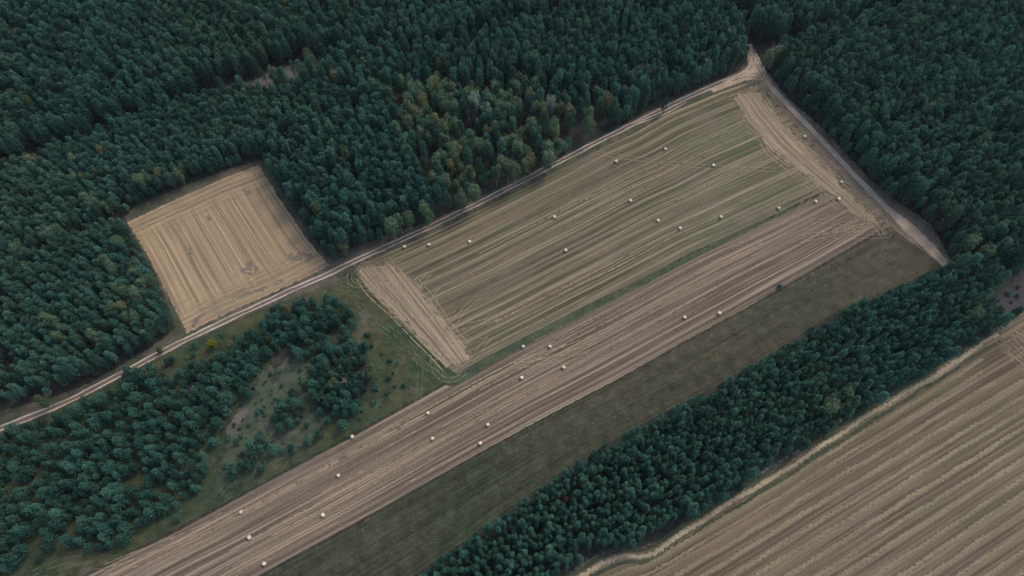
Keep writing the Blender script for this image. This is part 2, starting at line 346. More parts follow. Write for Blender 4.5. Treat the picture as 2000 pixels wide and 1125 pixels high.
# field of windrows at the lower right: rows run along RD
W0, W1 = G(1140, 1123), G(1951, 652)
RD = (W1 - W0) / np.linalg.norm(W1 - W0); RN = np.array([RD[1], -RD[0]])      # RN points away from the belt
ROW1 = smooth(GP([(1020, 1210), (1090, 1155), (1140, 1123), (1170, 1102), (1190, 1093), (1210, 1087), (1226, 1083), (1242, 1088), (1264, 1084), (1290, 1072), (1306, 1058), (1340, 1038), (1380, 1012), (1420, 986), (1480, 950), (1527, 922), (1583, 883), (1633, 853), (1687, 818), (1743, 783), (1790, 753), (1820, 736), (1869, 704), (1909, 677), (1951, 652)]), .45)
r1u, r1v = (ROW1 - W0) @ RD, (ROW1 - W0) @ RN
LU = float(r1u[-1])
def wave(u): return np.interp(u, r1u, r1v)
gu, gv = np.linspace(-40, LU + 16, 150), np.linspace(-2.2, 95, 70)
Ug, Vg = np.meshgrid(gu, gv)
off = wave(Ug) * np.exp(-np.maximum(Vg, 0) / 6.0)
P = W0 + (Ug[..., None]) * RD + (Vg + off)[..., None] * RN
i_ = np.arange(P.shape[0] * P.shape[1]).reshape(P.shape[:2])
f_ = np.stack([i_[:-1, :-1], i_[:-1, 1:], i_[1:, 1:], i_[1:, :-1]], -1).reshape(-1, 4)[:, ::-1]
structure('windrow_field', mesh('windrow_field', np.c_[P.reshape(-1, 2), np.full(P.shape[0] * P.shape[1], .014)], f_, M['windrow_field'], uv=np.stack([Ug, Vg], -1).reshape(-1, 2),
          attrs={'edge': np.minimum(np.minimum(Vg + 2.2, 95 - Vg), np.minimum(Ug + 40, LU + 16 - Ug)).ravel()}))
pm = GP([(1930, 560), (1975, 540), (2015, 505), (2350, 380), (2350, 900), (2060, 800), (1950, 640), (1925, 600)])
structure('meadow', poly_grid('meadow', pm, M['meadow'], .004))
structure('heath', poly_grid('heath', GP([(1925, 585), (1965, 553), (2012, 508), (2200, 420), (2200, 560), (2010, 605), (1975, 612), (1945, 622)]), M['heather'], .008))
edge_path = smooth(GP([(1090, 1140), (1150, 1092), (1200, 1072), (1270, 1070), (1330, 1030), (1420, 968), (1500, 915), (1620, 846), (1700, 797), (1800, 735), (1880, 685), (1960, 635)]), 1.5)
ribbons('forest_edge_path', [(edge_path, 2.4)], M['clearing'], .010)

# dirt tracks
ribbons('dirt_track', [(track, np.interp(np.linspace(0, 1, len(track)), [0, .3, .75, .9, 1], [2.4, 2.4, 2.6, 3.6, 5.0]))], M['track'], .022)
ribbons('dirt_track', [(rtrack, np.interp(np.linspace(0, 1, len(rtrack)), [0, .05, .12, .25, .5, .72, .8, .95, 1], [3.0, 4.5, 5.0, 3.4, 3.2, 3.4, 6.0, 4.4, 3.6]))], M['sand'], .024)
junction = GP([(1458, 92), (1472, 92), (1484, 110), (1500, 140), (1502, 165), (1482, 158), (1455, 160), (1425, 172), (1390, 184), (1385, 172), (1430, 148), (1458, 128)])
structure('sandy_junction', poly_grid('sandy_junction', junction, M['sand'], .026, step=.7))
def ruts(L, gauge, wd, z, name='wheel_ruts', lo=0, hi=None):
    L = L[lo:hi]; wv = .75 + .5 * np.abs(np.sin(np.arange(len(L)) * .21))
    return ribbons(name, [(wander(offset(L, gauge / 2), .12), wd * wv), (wander(offset(L, -gauge / 2), .12), wd * wv[::-1])], M['rut'], z)
ruts(track, 1.5, .62, .028); ruts(rtrack, 1.5, .7, .030)
ruts(smooth(GP([(1215, 250), (1240, 241), (1275, 229), (1300, 219), (1340, 197)]), 1.0), 1.3, .5, .032)

M['scuff'] = dirt('worn soil scuff', (.125, .098, .078), (.10, .08, .066), 1.6, dens=(.5, .5))
ribbons('worn_patches', [(smooth(GP(l), .8), wd) for l, wd in (([(478, 538), (490, 522), (500, 515)], 6.5), ([(560, 505), (585, 500), (612, 505)], 4.5), ([(374, 478), (370, 490), (374, 500)], 2.2), ([(400, 604), (385, 625), (372, 640)], 3.0), ([(405, 420), (410, 428), (414, 436)], 2.5), ([(475, 366), (482, 372), (490, 382)], 3.0), ([(320, 560), (326, 572), (330, 580)], 1.8), ([(450, 585), (520, 562), (560, 545)], 2.4))], M['scuff'], .0165)
# heath clearing and rides between the stands
structure('heath', poly_grid('heath', GP([(395, 178), (425, 168), (505, 150), (525, 132), (590, 118), (635, 112), (642, 128), (605, 145), (575, 168), (540, 172), (500, 186), (420, 190)]), M['clearing'], .008))
M['pale_grass'] = grass('pale clearing grass', (.028, .046, .027), (.042, .055, .032), (.064, .060, .040), .55, soft=4.0)
clear2 = GP([(395, 985), (425, 890), (450, 800), (480, 760), (500, 720), (540, 690), (590, 690), (640, 715), (655, 780), (640, 850), (560, 905), (480, 950), (440, 985)])
structure('clearing', poly_grid('clearing', clear2, M['pale_grass'], .008))
ribbons('bare_patches', [(smooth(GP([(442, 855), (462, 822), (488, 792)]), .8), 4.5)], M['clearing'], .012)
ribbons('bare_patches', [(smooth(GP(l), .8), wd) for l, wd in (([(500, 735), (512, 722), (512, 700)], 2.2), ([(527, 713), (545, 708), (552, 690)], 3.5), ([(480, 768), (497, 768), (510, 772)], 2.4), ([(525, 748), (540, 742), (548, 738)], 2.4), ([(690, 745), (710, 730), (700, 690)], 4.0), ([(640, 700), (690, 690), (720, 745), (690, 780)], 2.5))], M['heather'], .012)

# ------------------------------------------------------------------ wheel lines and straw lines
lines, dark_lines, green_lines = [], [], []
def pair(L, g=1.7, wd=.32, dst=None):
    (lines if dst is None else dst).extend([(offset(L, g / 2), wd), (offset(L, -g / 2), wd)])
def bil(S, s, t):                                       # point of a patch grid, s along, t across
    nv, nu = S.shape[:2]; a, b = np.clip(s, 0, 1) * (nu - 1), np.clip(t, 0, 1) * (nv - 1)
    i, j = min(int(a), nu - 2), min(int(b), nv - 2); x, y = a - i, b - j
    return (S[j, i] * (1 - x) + S[j, i + 1] * x) * (1 - y) + (S[j + 1, i] * (1 - x) + S[j + 1, i + 1] * x) * y
def run(S, s0, s1, t0, t1, n=24): return smooth(np.array([bil(S, s0 + (s1 - s0) * k / n, t0 + (t1 - t0) * k / n) for k in range(n + 1)]), .9)
for (cx, cy, rr, n) in ((715, 532, 4.2, .8), (732, 530, 6.0, .6), (770, 545, 5.0, .5), (700, 540, 3.0, .7), (900, 690, 4.5, .6), (880, 705, 5.5, .5)):
    c = G(cx, cy); a0 = rng.uniform(0, 6.28); th = np.linspace(a0, a0 + 6.28 * n, 40)
    pair(np.c_[c[0] + rr * np.cos(th), c[1] + rr * 1.15 * np.sin(th)], 1.5, .26)
for k in range(11):                                     # left headland: along the band
    t = .06 + .088 * k + rng.uniform(-.02, .02)
    pair(wander(run(HL, rng.uniform(.0, .12), rng.uniform(.85, 1.0), t, t + rng.uniform(-.08, .08)), .5, .02), 1.6, rng.uniform(.25, .45))
def arc(S1, s1, t1, ds, S2, s2, t2, de):                # leaves a row and swings into the headland
    a, b = bil(S1, s1, t1), bil(S1, s1 - ds, t1); c, d = bil(S2, s2, t2), bil(S2, s2 + de, t2)
    tt = np.linspace(0, 1, 26)[:, None]; h00 = 2 * tt**3 - 3 * tt**2 + 1; h10 = tt**3 - 2 * tt**2 + tt; h01 = -2 * tt**3 + 3 * tt**2; h11 = tt**3 - tt**2
    L = np.linalg.norm(a - c) * 1.3 + 3
    m0 = (b - a) / (np.linalg.norm(b - a) + 1e-9) * L; m1 = (d - c) / (np.linalg.norm(d - c) + 1e-9) * L
    return resample(h00 * a + h10 * m0 + h01 * c + h11 * m1, step=.9)
for k in range(9):
    t = rng.uniform(.05, .95); s2 = np.clip(t + rng.uniform(-.15, .15), .05, .95); sg = rng.choice((-.08, .08))
    pair(arc(UPS, rng.uniform(.06, .13) + .06 * t, t, .03, HL, s2, rng.uniform(.05, .8), sg), 1.6, rng.uniform(.2, .34))
for k in range(15):                                      # right headland
    t = .05 + .062 * k + rng.uniform(-.03, .03)
    a = rng.uniform(0, .35); pair(wander(run(HR, a, a + rng.uniform(.4, .65), t, np.clip(t + rng.uniform(-.3, .3), 0, 1)), 1.0, .03), 1.7, rng.uniform(.22, .42))
for k in range(24):
    t = rng.uniform(.02, .98); S1, q = (UPS, t * .68) if rng.random() < .62 else (LOS, .68 + t * .3)
    pair(arc(S1, rng.uniform(.87, .95), t, -.03, HR, np.clip(q + rng.uniform(-.16, .16), .02, .98), rng.uniform(.0, .9), rng.choice((-.07, .07))), 1.6, rng.uniform(.18, .3))
for (cx, cy, rr, n) in ((1690, 395, 5.0, 1.1), (1672, 388, 4.0, .8), (1700, 425, 4.5, .9), (1600, 320, 5.5, .7), (1560, 290, 6.0, .6)):
    c = G(cx, cy); th = np.linspace(rng.uniform(0, 6), rng.uniform(0, 6) + 6.28 * n, 40)
    pair(np.c_[c[0] + rr * np.cos(th), c[1] + rr * 1.15 * np.sin(th)], 1.5, .22)
for pts in ([(1477, 150), (1472, 180), (1468, 210), (1456, 240), (1430, 262), (1400, 275)], [(1478, 150), (1488, 185), (1510, 222), (1545, 262)], [(1150, 296), (1210, 306), (1300, 318), (1400, 328), (1520, 332)], [(1477, 150), (1465, 190), (1450, 215), (1440, 248)],
            [(1478, 163), (1500, 200), (1545, 262), (1590, 310), (1630, 345)], [(1727, 462), (1700, 430), (1690, 400), (1655, 365)], [(1725, 465), (1712, 440), (1680, 430), (1620, 458)]):
    pair(smooth(GP(pts), .9), 1.6, .3)
for pts in ([(1000, 715), (1040, 700), (1110, 680), (1180, 650)], [(1000, 715), (1080, 705), (1160, 675)], [(200, 1112), (260, 1085), (330, 1060), (470, 1000)], [(200, 1118), (300, 1090), (420, 1040)]):
    pair(smooth(GP(pts), .9), 1.8, .35)
for k in range(26):                                     # long residue lines in the two big fields
    S1 = UPS if k % 2 else LOS; t = rng.uniform(.03, .97); a = rng.uniform(.05, .6); b = min(.95, a + rng.uniform(.2, .5))
    lines.append((wander(run(S1, a, b, t, t + rng.uniform(-.015, .015), 40), .25, .01), rng.uniform(.25, .5)))
for k in range(16):
    S1 = LOS if k % 3 else UPS; t = rng.uniform(.05, .95); a = rng.uniform(.05, .6); b = min(.95, a + rng.uniform(.12, .35))
    pair(wander(run(S1, a, b, t, t + rng.uniform(-.02, .02), 40), .25, .01), 1.9, .4, dark_lines)
for k in range(20):                                      # small field headlands
    t = rng.choice((rng.uniform(.02, .13), rng.uniform(.83, .98)))
    a = rng.uniform(0, .5); pair(wander(run(SML, a, a + rng.uniform(.3, .5), t, np.clip(t + rng.uniform(-.05, .05), 0, 1)), .5, .03), 1.6, .28)
for pts in ([(560, 495), (545, 530), (530, 560)], [(535, 500), (537, 525), (528, 552)], [(425, 585), (418, 600), (430, 625)], [(440, 560), (430, 590), (400, 620), (380, 640)], [(370, 480), (372, 500), (375, 515)]):
    pair(smooth(GP(pts), .8), 1.4, .3)
for pts in ([(640, 540), (662, 552), (690, 560)], [(690, 600), (760, 640), (820, 690), (870, 735)], [(800, 680), (815, 705), (838, 720), (885, 742)], [(812, 690), (822, 715), (820, 760), (815, 790)], [(655, 555), (700, 580), (716, 620), (770, 660)],
            [(60, 1122), (110, 1098), (170, 1090), (240, 1092)], [(80, 1135), (140, 1108), (215, 1104)], [(640, 556), (685, 570), (700, 545), (686, 530)], [(1725, 465), (1730, 485), (1722, 500)], [(1735, 460), (1748, 478), (1752, 490)]):
    pair(smooth(GP(pts), .8), 1.5, .38, green_lines)
for k in range(14):                                     # turning marks at the end of the windrow field
    c = W0 + RD * (LU + rng.uniform(-3, 11)) + RN * rng.uniform(0, 6)
    d = c + RN * rng.uniform(10, 60) + RD * rng.uniform(-4, 4); m = (c + d) / 2 + RD * rng.uniform(-4, 4)
    pair(smooth(np.array([c, m, d]), .9), 1.7, .3)
ribbons('straw_lines', lines, M['mark'], .034, dz=.0003)
for pts in ([(1432, 152), (1462, 136), (1470, 112), (1466, 92)], [(1506, 170), (1488, 140), (1472, 112), (1466, 92)], [(1425, 156), (1470, 143), (1500, 160)]): pair(smooth(GP(pts), .7), 1.6, .45, dark_lines)
ribbons('wheel_lines', dark_lines, M['mark_dark'], .0325, dz=.00003)
ribbons('grass_tracks', green_lines, M['mark_green'], .0125, dz=.0002)

gb = W0 + np.outer(r1u, RD) + np.outer(r1v, RN)
ribbons('grass_balk', [(wander(gb + RN * 1.7, .2), 1.5), (wander(gb - RN * 1.5, .2), 1.6)], M['balk'], .020)
# ------------------------------------------------------------------ windrows: one lumpy ridge of straw per row
SPACING = 3.62
for k in range(26):
    v0 = k * SPACING + (0.0 if k == 0 else .25 + rng.uniform(-.35, .35)); wr = rng.uniform(.75, 1.2)
    ua, ub = -38.0, LU + (0 if k == 0 else rng.uniform(-9, -5) - (6 if k < 4 else 0) + .12 * v0)
    u = np.arange(ua, ub, .38); n = len(u)
    c = v0 + wave(u) * math.exp(-v0 / 6.0) + .16 * np.sin(u * .11 + k) + .10 * np.sin(u * .37 + 2 * k) + rng.normal(0, .10, n) + .10 * np.sin(u * 2.9 + k)
    patchy = np.clip(1.15 + .9 * (np.sin(u * .05 + 1.7 * k) * np.sin(u * .021 + k)), 0.35 if k > 4 else (.85 if k == 0 else .22), 1.0 if k > 4 or k == 0 else .6)
    wd = (1.15 * wr if k else 1.25) * (.8 + .25 * np.abs(np.sin(u * 2.3 + k)) + rng.normal(0, .10, n)) * (.75 + .25 * patchy); hh = .17 * patchy * (.75 + .5 * rng.random(n))
    o = np.array((-.5, -.32, 0, .32, .5)); hz = np.array((0, .75, 1, .75, 0))
    vv = c[:, None] + o * wd[:, None] + rng.normal(0, .05, (n, 5)); zz = .012 + hz * hh[:, None] * (.8 + .4 * rng.random((n, 5)))
    P3 = W0 + u[:, None, None] * RD + vv[..., None] * RN
    i = np.arange(n * 5).reshape(n, 5); f = np.stack([i[:-1, :-1], i[:-1, 1:], i[1:, 1:], i[1:, :-1]], -1).reshape(-1, 4)[:, ::-1]
    o_ = link('straw_windrow', mesh('straw_windrow', np.c_[P3.reshape(-1, 2), zz.ravel()], f, M['windrow' if k else 'pale_windrow']))
    tag(o_, 'pale straw windrow winding along the dark pine belt, outermost row of its field' if k == 0 else 'straight pale straw windrow in the lower right field, inside its winding outer row', 'windrow', 'straw windrows in the lower right field')

# ------------------------------------------------------------------ trees
def leaf_quads(C, Nn, size, asp=.62, r=None, along=None):
    r = r or rng; n = len(C)
    Nn = Nn / (np.linalg.norm(Nn, axis=1)[:, None] + 1e-9)
    A = np.cross(Nn, r.normal(0, 1, (n, 3)))
    if along is not None: A = along - Nn * (along * Nn).sum(1)[:, None] + .35 * A
    A /= np.linalg.norm(A, axis=1)[:, None] + 1e-9; B = np.cross(Nn, A)
    s = np.asarray(size)[:, None]
    V = np.stack([C - A * s * .5, C + B * s * asp * .5 + Nn * s * .08, C + A * s * .5, C - B * s * asp * .5 + Nn * s * .08], 1).reshape(-1, 3)
    return V, np.arange(n * 4).reshape(n, 4)
def pine_crown(seed, h, r, cb, tufts, tr, per, leaf, power=2.4, arms=6):
    g = np.random.default_rng(seed); C, N, D = [], [], []; lean = g.normal(0, .10, 2); up = h - cb
    ga = 2.39996; ph = g.uniform(0, 6.28)
    for k in range(tufts):                              # tufts spread over a dome, tips standing out in arms
        t = ((k + .5) / tufts) ** .8 if k < tufts * .9 else g.uniform(.75, .98)
        a = k * ga + ph + g.normal(0, .2); prof = max(.08, (1 - t ** power)) ** .6 * min(1, .8 + t * .9)
        q = r * prof * (1 + .16 * math.cos(arms * a + 5 * t)) * g.uniform(.72, 1.06)
        c = np.array((math.cos(a) * q + lean[0] * t, math.sin(a) * q + lean[1] * t, cb + up * t * .97 + g.normal(0, .12)))
        out = np.array((math.cos(a) * (1.1 - t * .6), math.sin(a) * (1.1 - t * .6), .35 + t * .9)); out /= np.linalg.norm(out)
        d = g.normal(0, 1, (per, 3)); d /= np.linalg.norm(d, axis=1)[:, None]
        C.append(c + d * tr * g.uniform(.3, 1.0, (per, 1)) * (1, 1, .8)); N.append(np.cross(d + out, g.normal(0, 1, (per, 3))) * .8 + out * .55); D.append(d * .5 + out + (0, 0, .25))
    C, N, D = np.vstack(C), np.vstack(N), np.vstack(D)
    return leaf_quads(C, N, g.uniform(.75, 1.35, len(C)) * leaf, .42, r=g, along=D)
def lobed_crown(seed, h, r, cb, lobes, per, leaf, droop=0.0, narrow=1.0):
    g = np.random.default_rng(seed); C, N = [], []
    mid, hz = (h + cb) / 2, (h - cb) / 2
    for k in range(lobes):
        d = g.normal(0, 1, 3); d /= np.linalg.norm(d); f = g.uniform(.35, .78)
        zc = d[2] * f; c = np.array((d[0] * r * f * narrow, d[1] * r * f * narrow, mid + zc * hz)); lr = r * g.uniform(.28, .5)
        for _ in range(per):
            e = g.normal(0, 1, 3); e /= np.linalg.norm(e); q = g.uniform(.6, 1.05)
            p = c + e * lr * q * np.array((1, 1, 1.1 + droop)); C.append(p); N.append(e + g.normal(0, .4, 3))
    C, N = np.array(C), np.array(N)
    return leaf_quads(C, N, g.uniform(.7, 1.3, len(C)) * leaf, .75, r=g)
def trunk_geo(seed, h, r0, limbs=5, lo=.45, spread=.22):
    g = np.random.default_rng(seed); V, F = [], []
    def tube(pts, rad, sides=6):
        o = sum(len(v) for v in V); pts = np.asarray(pts, float); vs = []
        for p, rr in zip(pts, rad):
            a = np.arange(sides) * 6.2832 / sides; vs.append(np.c_[p[0] + rr * np.cos(a), p[1] + rr * np.sin(a), np.full(sides, p[2])])
        V.append(np.vstack(vs))
        for i in range(len(pts) - 1):
            for k in range(sides): F.append((o + i * sides + k, o + i * sides + (k + 1) % sides, o + (i + 1) * sides + (k + 1) % sides, o + (i + 1) * sides + k))
    zz = np.linspace(0, h, 6); bx = np.cumsum(g.normal(0, .05, 6)) * h / 12; by = np.cumsum(g.normal(0, .05, 6)) * h / 12; bx[0] = by[0] = 0
    tube(np.c_[bx, by, zz], r0 * np.array((1.25, .95, .8, .6, .38, .1)))
    for k in range(limbs):
        q = g.uniform(lo, .92); a = g.uniform(0, 6.28); z0 = q * h; x0, y0 = np.interp(z0, zz, bx), np.interp(z0, zz, by); L = h * spread * g.uniform(.6, 1.2) * (1.2 - q)
        tube([(x0, y0, z0), (x0 + math.cos(a) * L * .5, y0 + math.sin(a) * L * .5, z0 + L * .25), (x0 + math.cos(a) * L, y0 + math.sin(a) * L, z0 + L * .6)], [r0 * .35, r0 * .25, r0 * .06], 5)
    return np.vstack(V), np.array(F)
class Kind:                                             # crown + trunk meshes of one sort of tree, in a few builds
    def __init__(s, crowns, trunks, leaf, wood):
        s.cm = [mesh('crown', v, f, M[leaf]) for v, f in crowns]; s.tm = [mesh('trunk', v, f, M[wood]) for v, f in trunks]
PINE_H, BELT_H, YOUNG_H, BIRCH_H = 12.5, 9.0, 5.4, 13.5
K = {
 'pine': Kind([pine_crown(10 + i, PINE_H, 1.20 + .12 * (i % 3), 3.4 - .5 * (i % 2), 74, .40, 16, .52, 2.0 + .4 * (i % 3), 5 + i % 3) for i in range(6)], [trunk_geo(20 + i, PINE_H * .94, .15, 4) for i in range(6)], 'pine', 'bark'),
 'belt': Kind([pine_crown(30 + i, BELT_H, 0.80 + .08 * (i % 3), 1.8, 54, .26, 15, .38, 1.35 + .4 * (i % 2), 5 + i % 3) for i in range(6)], [trunk_geo(40 + i, BELT_H * .94, .10, 4) for i in range(6)], 'belt', 'bark'),
 'young': Kind([pine_crown(50 + i, YOUNG_H, 1.0 + .12 * (i % 3), .6, 60, .30, 16, .44, 1.8 + .3 * (i % 2), 6 + i % 3) for i in range(6)], [trunk_geo(60 + i, YOUNG_H * .92, .09, 3) for i in range(6)], 'young', 'bark'),
 'birch': Kind([lobed_crown(70 + i, BIRCH_H, 2.4, 1.8, 28, 58, .42, .3, .95) for i in range(4)], [trunk_geo(80 + i, BIRCH_H * .97, .13, 6, .35, .2) for i in range(4)], 'birch', 'white_bark'),
 'green': Kind([lobed_crown(90 + i, 9.5, 2.7, 2.5, 16, 60, .42) for i in range(2)], [trunk_geo(94 + i, 8.5, .16, 5) for i in range(2)], 'green', 'bark'),
 'silver': Kind([lobed_crown(96 + i, 14.5, 3.6, 4.0, 24, 70, .42) for i in range(2)], [trunk_geo(98 + i, 13.5, .22, 8) for i in range(2)], 'silver', 'grey_bark'),
 'olive': Kind([lobed_crown(100 + i, 11.0, 3.0, 2.0, 20, 60, .42) for i in range(2)], [trunk_geo(104 + i, 10, .18, 6) for i in range(2)], 'olive', 'grey_bark'),
 'yellow': Kind([lobed_crown(108, 4.0, 1.8, .5, 14, 60, .36)], [trunk_geo(109, 3.2, .08, 5, .2)], 'yellow', 'bark'),
 'rust': Kind([pine_crown(110, 9.0, 1.1, 4.0, 40, .35, 14, .34)], [trunk_geo(111, 8.6, .1, 4)], 'rust', 'bark'),
 'bush': Kind([lobed_crown(112 + i, 1.9, 1.15, .1, 9, 45, .30) for i in range(3)], [trunk_geo(116 + i, 1.4, .05, 4, .2) for i in range(3)], 'young', 'bark'),
}
SRC = {}                                                # first real objects of each build: sources for the far mass
def plant(kind, name, label, cat, group, x, y, rot, sc, var=None):
    k = K[kind]; i = int(rng.integers(len(k.cm))) if var is None else var
    e = link(name, None); e.empty_display_size = .5
    e.location = (x, y, 0); e.rotation_euler = (0, 0, rot); e.scale = (sc[0], sc[0], sc[1]); tag(e, label, cat, group)
    c = link('crown', k.cm[i]); c.parent = e; t = link('trunk', k.tm[i]); t.parent = e
    SRC.setdefault((kind, i), (c, t)); return e

# open ground where no forest stands
MAIN = GP([(-320, 955), (0, 794), (100, 772), (180, 742), (240, 708), (300, 672), (344, 640), (335, 620), (305, 548), (276, 492), (256, 456), (238, 428), (262, 404), (300, 388), (380, 352), (440, 336), (480, 316), (514, 312), (550, 372), (590, 432), (640, 500), (655, 505), (700, 488), (740, 469), (790, 452), (850, 426), (900, 402), (1000, 350), (1080, 308), (1130, 288), (1180, 262), (1236, 232), (1290, 204), (1340, 180), (1400, 153), (1440, 138), (1459, 120), (1457, 96), (1474, 92), (1490, 112), (1503, 132), (1506, 154), (1535, 184), (1570, 216), (1600, 248), (1638, 298), (1678, 343), (1714, 376), (1752, 404), (1790, 424), (1820, 454), (1840, 490), (1852, 512)])
BELT = np.vstack([GP(BELT_UP), GP([(1900, 521, 7), (1936, 566, 6), (1950, 615, 4), (1957, 630, 1), (1901, 655), (1846, 685), (1796, 723), (1696, 783), (1606, 837), (1556, 867), (1496, 909), (1396, 970), (1326, 1009), (1296, 1031), (1246, 1055), (1224, 1059), (1176, 1063), (1136, 1079), (1106, 1111), (1036, 1171), (896, 1281), (760, 1400)])])
MAIN = np.vstack([MAIN, GP(BELT_UP)[::-1], GP([(400, 1420), (-400, 1420)])])
RIGHT = np.vstack([GP([(1110, 1120), (1140, 1088), (1180, 1072), (1228, 1068), (1250, 1064), (1300, 1040), (1400, 979), (1500, 918), (1610, 846), (1700, 792), (1800, 732), (1905, 664), (1957, 632), (1922, 618), (1915, 585), (1958, 560), (1986, 536), (2012, 510), (2400, 380), (2400, 1500), (760, 1400), (1040, 1180)])])
HEATH = GP([(400, 178), (425, 168), (505, 152), (522, 135), (590, 120), (632, 116), (640, 127), (606, 150), (580, 177), (548, 182), (515, 190), (500, 183), (422, 192)])
STAND_B = GP([(-320, 500), (0, 345), (130, 300), (250, 255), (410, 203), (510, 190), (650, 178), (705, 205), (500, 305), (250, 432), (-320, 720)])
STAND_G = GP([(-320, 720), (0, 535), (165, 460), (250, 432), (350, 650), (0, 800), (-320, 960)])
MIXED = GP([(770, 170), (900, 150), (1000, 165), (1100, 185), (1215, 222), (1190, 258), (1100, 305), (1000, 352), (860, 426), (812, 330), (760, 250)])
RIDES = [(GP(l), wd) for l, wd in (([(1852, 512), (1905, 506), (1940, 540), (1958, 575), (1962, 612)], 2.6), ([(-320, 480), (0, 334), (130, 290), (250, 243), (410, 192), (505, 178)], 2.4), ([(-320, 715), (0, 540), (165, 458), (250, 425)], 1.6), ([(630, 122), (700, 112), (790, 118), (880, 104), (960, 80), (1080, 40), (1180, -20)], 2.4), ([(1466, 95), (1440, 50), (1418, 0), (1395, -60)], 2.4), ([(1485, 105), (1560, 82), (1640, 62), (1770, 18), (1900, -40)], 2.6), ([(-60, 690), (30, 620), (20, 560)], 1.2), ([(640, 250), (700, 228), (730, 215)], 1.8), ([(28, 690), (40, 740), (30, 800)], 1.5))]
def scatter(lo, hi, s, jit=.36):
    lo, hi = np.array(lo, float), np.array(hi, float); m = (lo + hi) / 2; dg = np.linalg.norm(hi - lo) / 2; lo, hi = m - dg, m + dg
    nx, ny = int((hi[0] - lo[0]) / s), int((hi[1] - lo[1]) / s / .9)
    X, Y = np.meshgrid(np.arange(nx), np.arange(ny)); X = X + .5 * (Y % 2)
    P = np.stack([lo[0] + X.ravel() * s, lo[1] + Y.ravel() * s * .9], 1); th = .49                     # plantation rows follow the fields
    c = P.mean(0); rot = np.array([[math.cos(th), -math.sin(th)], [math.sin(th), math.cos(th)]]); P = (P - c) @ rot.T * 1.0 + c
    return P + rng.uniform(-jit, jit, P.shape) * s
def in_frame(P, z, m=(-240, 2240, -110, 1300)):
    x, y, d = to_px(P[:, 0], P[:, 1], z); return (x > m[0]) & (x < m[1]) & (y > m[2]) & (y < m[3])
SPECIAL = []                                            # (kind, px, py, radius px, name, label, category, group)
def sp(kind, name, label, cat, group, pts):
    for p in pts: SPECIAL.append((kind, p[0], p[1], p[2] if len(p) > 2 else None, name, label, cat, group))
sp('birch', 'birch_tree', 'olive green birch in the mixed wood above the long dirt track', 'tree', 'birches of the mixed wood', [(819, 171), (839, 173), (825, 193), (861, 180), (867, 166), (883, 170), (860, 194), (870, 191), (879, 191), (890, 189), (871, 205), (794, 205), (787, 226), (812, 219), (819, 225), (833, 214), (839, 239), (856, 255), (869, 255), (833, 267), (920, 262), (951, 255), (965, 250), (983, 230), (997, 221), (981, 187), (995, 189), (975, 205), (1009, 203), (1036, 189), (1047, 210), (1062, 221), (1038, 246), (1050, 260), (1016, 260), (990, 273), (1000, 274), (981, 285), (1029, 296), (1036, 310), (1068, 289), (1071, 306), (951, 289), (878, 289), (903, 281), (862, 305), (887, 305), (851, 317), (880, 322), (901, 328), (919, 337), (981, 315), (993, 324), (1006, 333), (775, 250), (760, 180), (745, 175), (730, 165), (905, 350), (870, 350), (890, 365), (846, 345), (1113, 217), (1043, 240), (1072, 297), (1090, 280), (1025, 320), (970, 335), (926, 372), (900, 385)])
sp('birch', 'birch_tree', 'pale olive birch on the forest edge behind the upper left bales', 'tree', 'birches behind the upper left bales', [(798, 423), (827, 405), (763, 438), (779, 431), (838, 422)])
sp('birch', 'birch_tree', 'olive birch in the wood above the upper right end of the long track', 'tree', 'birches near the sandy junction', [(1233, 150), (1220, 177), (1283, 160), (1290, 140), (1427, 67), (1247, 138), (1373, 112)])
sp('birch', 'birch_tree', 'olive yellow birch in the dark plantation left of the small square field', 'tree', 'birches left of the small field', [(27, 488), (35, 478), (97, 455), (110, 450), (85, 460), (215, 520), (203, 505), (240, 570), (225, 562), (262, 530), (286, 545), (275, 552), (238, 597), (220, 600), (262, 572), (212, 612), (245, 620), (262, 615), (97, 625), (85, 618), (112, 655), (180, 655), (228, 470), (122, 640)])
sp('birch', 'birch_tree', 'olive yellow birch in the plantation behind the small square field', 'tree', 'birches behind the small field', [(150, 350), (160, 345), (197, 293), (143, 313), (283, 343), (310, 337), (353, 328), (347, 340), (295, 350), (272, 350), (190, 340), (95, 420), (180, 395), (165, 385), (205, 400)])
sp('birch', 'birch_tree', 'yellowish birch standing alone among dark pines at the far left', 'tree', 'birches in the far left pines', [(37, 67), (67, 65), (117, 66), (193, 98), (25, 120), (60, 310), (28, 185)])
sp('birch', 'birch_tree', 'yellow tinged birch on the edge of the small heath clearing', 'tree', 'birches at the heath clearing', [(533, 140), (655, 145), (620, 140), (600, 105), (430, 78)])
sp('birch', 'birch_tree', 'olive brown birch among the dense pines right of the sandy track', 'tree', 'birches in the right hand pines', [(1810, 212), (1797, 226), (1925, 272), (1905, 285), (1932, 292), (1985, 80), (1960, 210), (1745, 190), (1518, 100), (1502, 112), (1545, 90), (1845, 403), (1900, 470), (1930, 490)])
sp('birch', 'birch_tree', 'olive birch at the edge of the pine belt above the straw windrows', 'tree', 'birches at the belt edge', [(1625, 785), (1655, 768), (1620, 798), (1908, 612)])
sp('silver', 'willow_tree', 'large silvery green broadleaf beside the yellow crowned tree in the mixed wood', 'tree', None, [(927, 196, 20)])
sp('silver', 'willow_tree', 'pale silver broadleaf with a ragged crown beside the bright green maples', 'tree', None, [(951, 216, 16)])
sp('silver', 'willow_tree', 'small silver broadleaf right behind the tall yellow crowned tree', 'tree', None, [(965, 176, 9)])
sp('silver', 'willow_tree', 'silvery broadleaf on the right side of the mixed wood', 'tree', None, [(1076, 201, 14)])
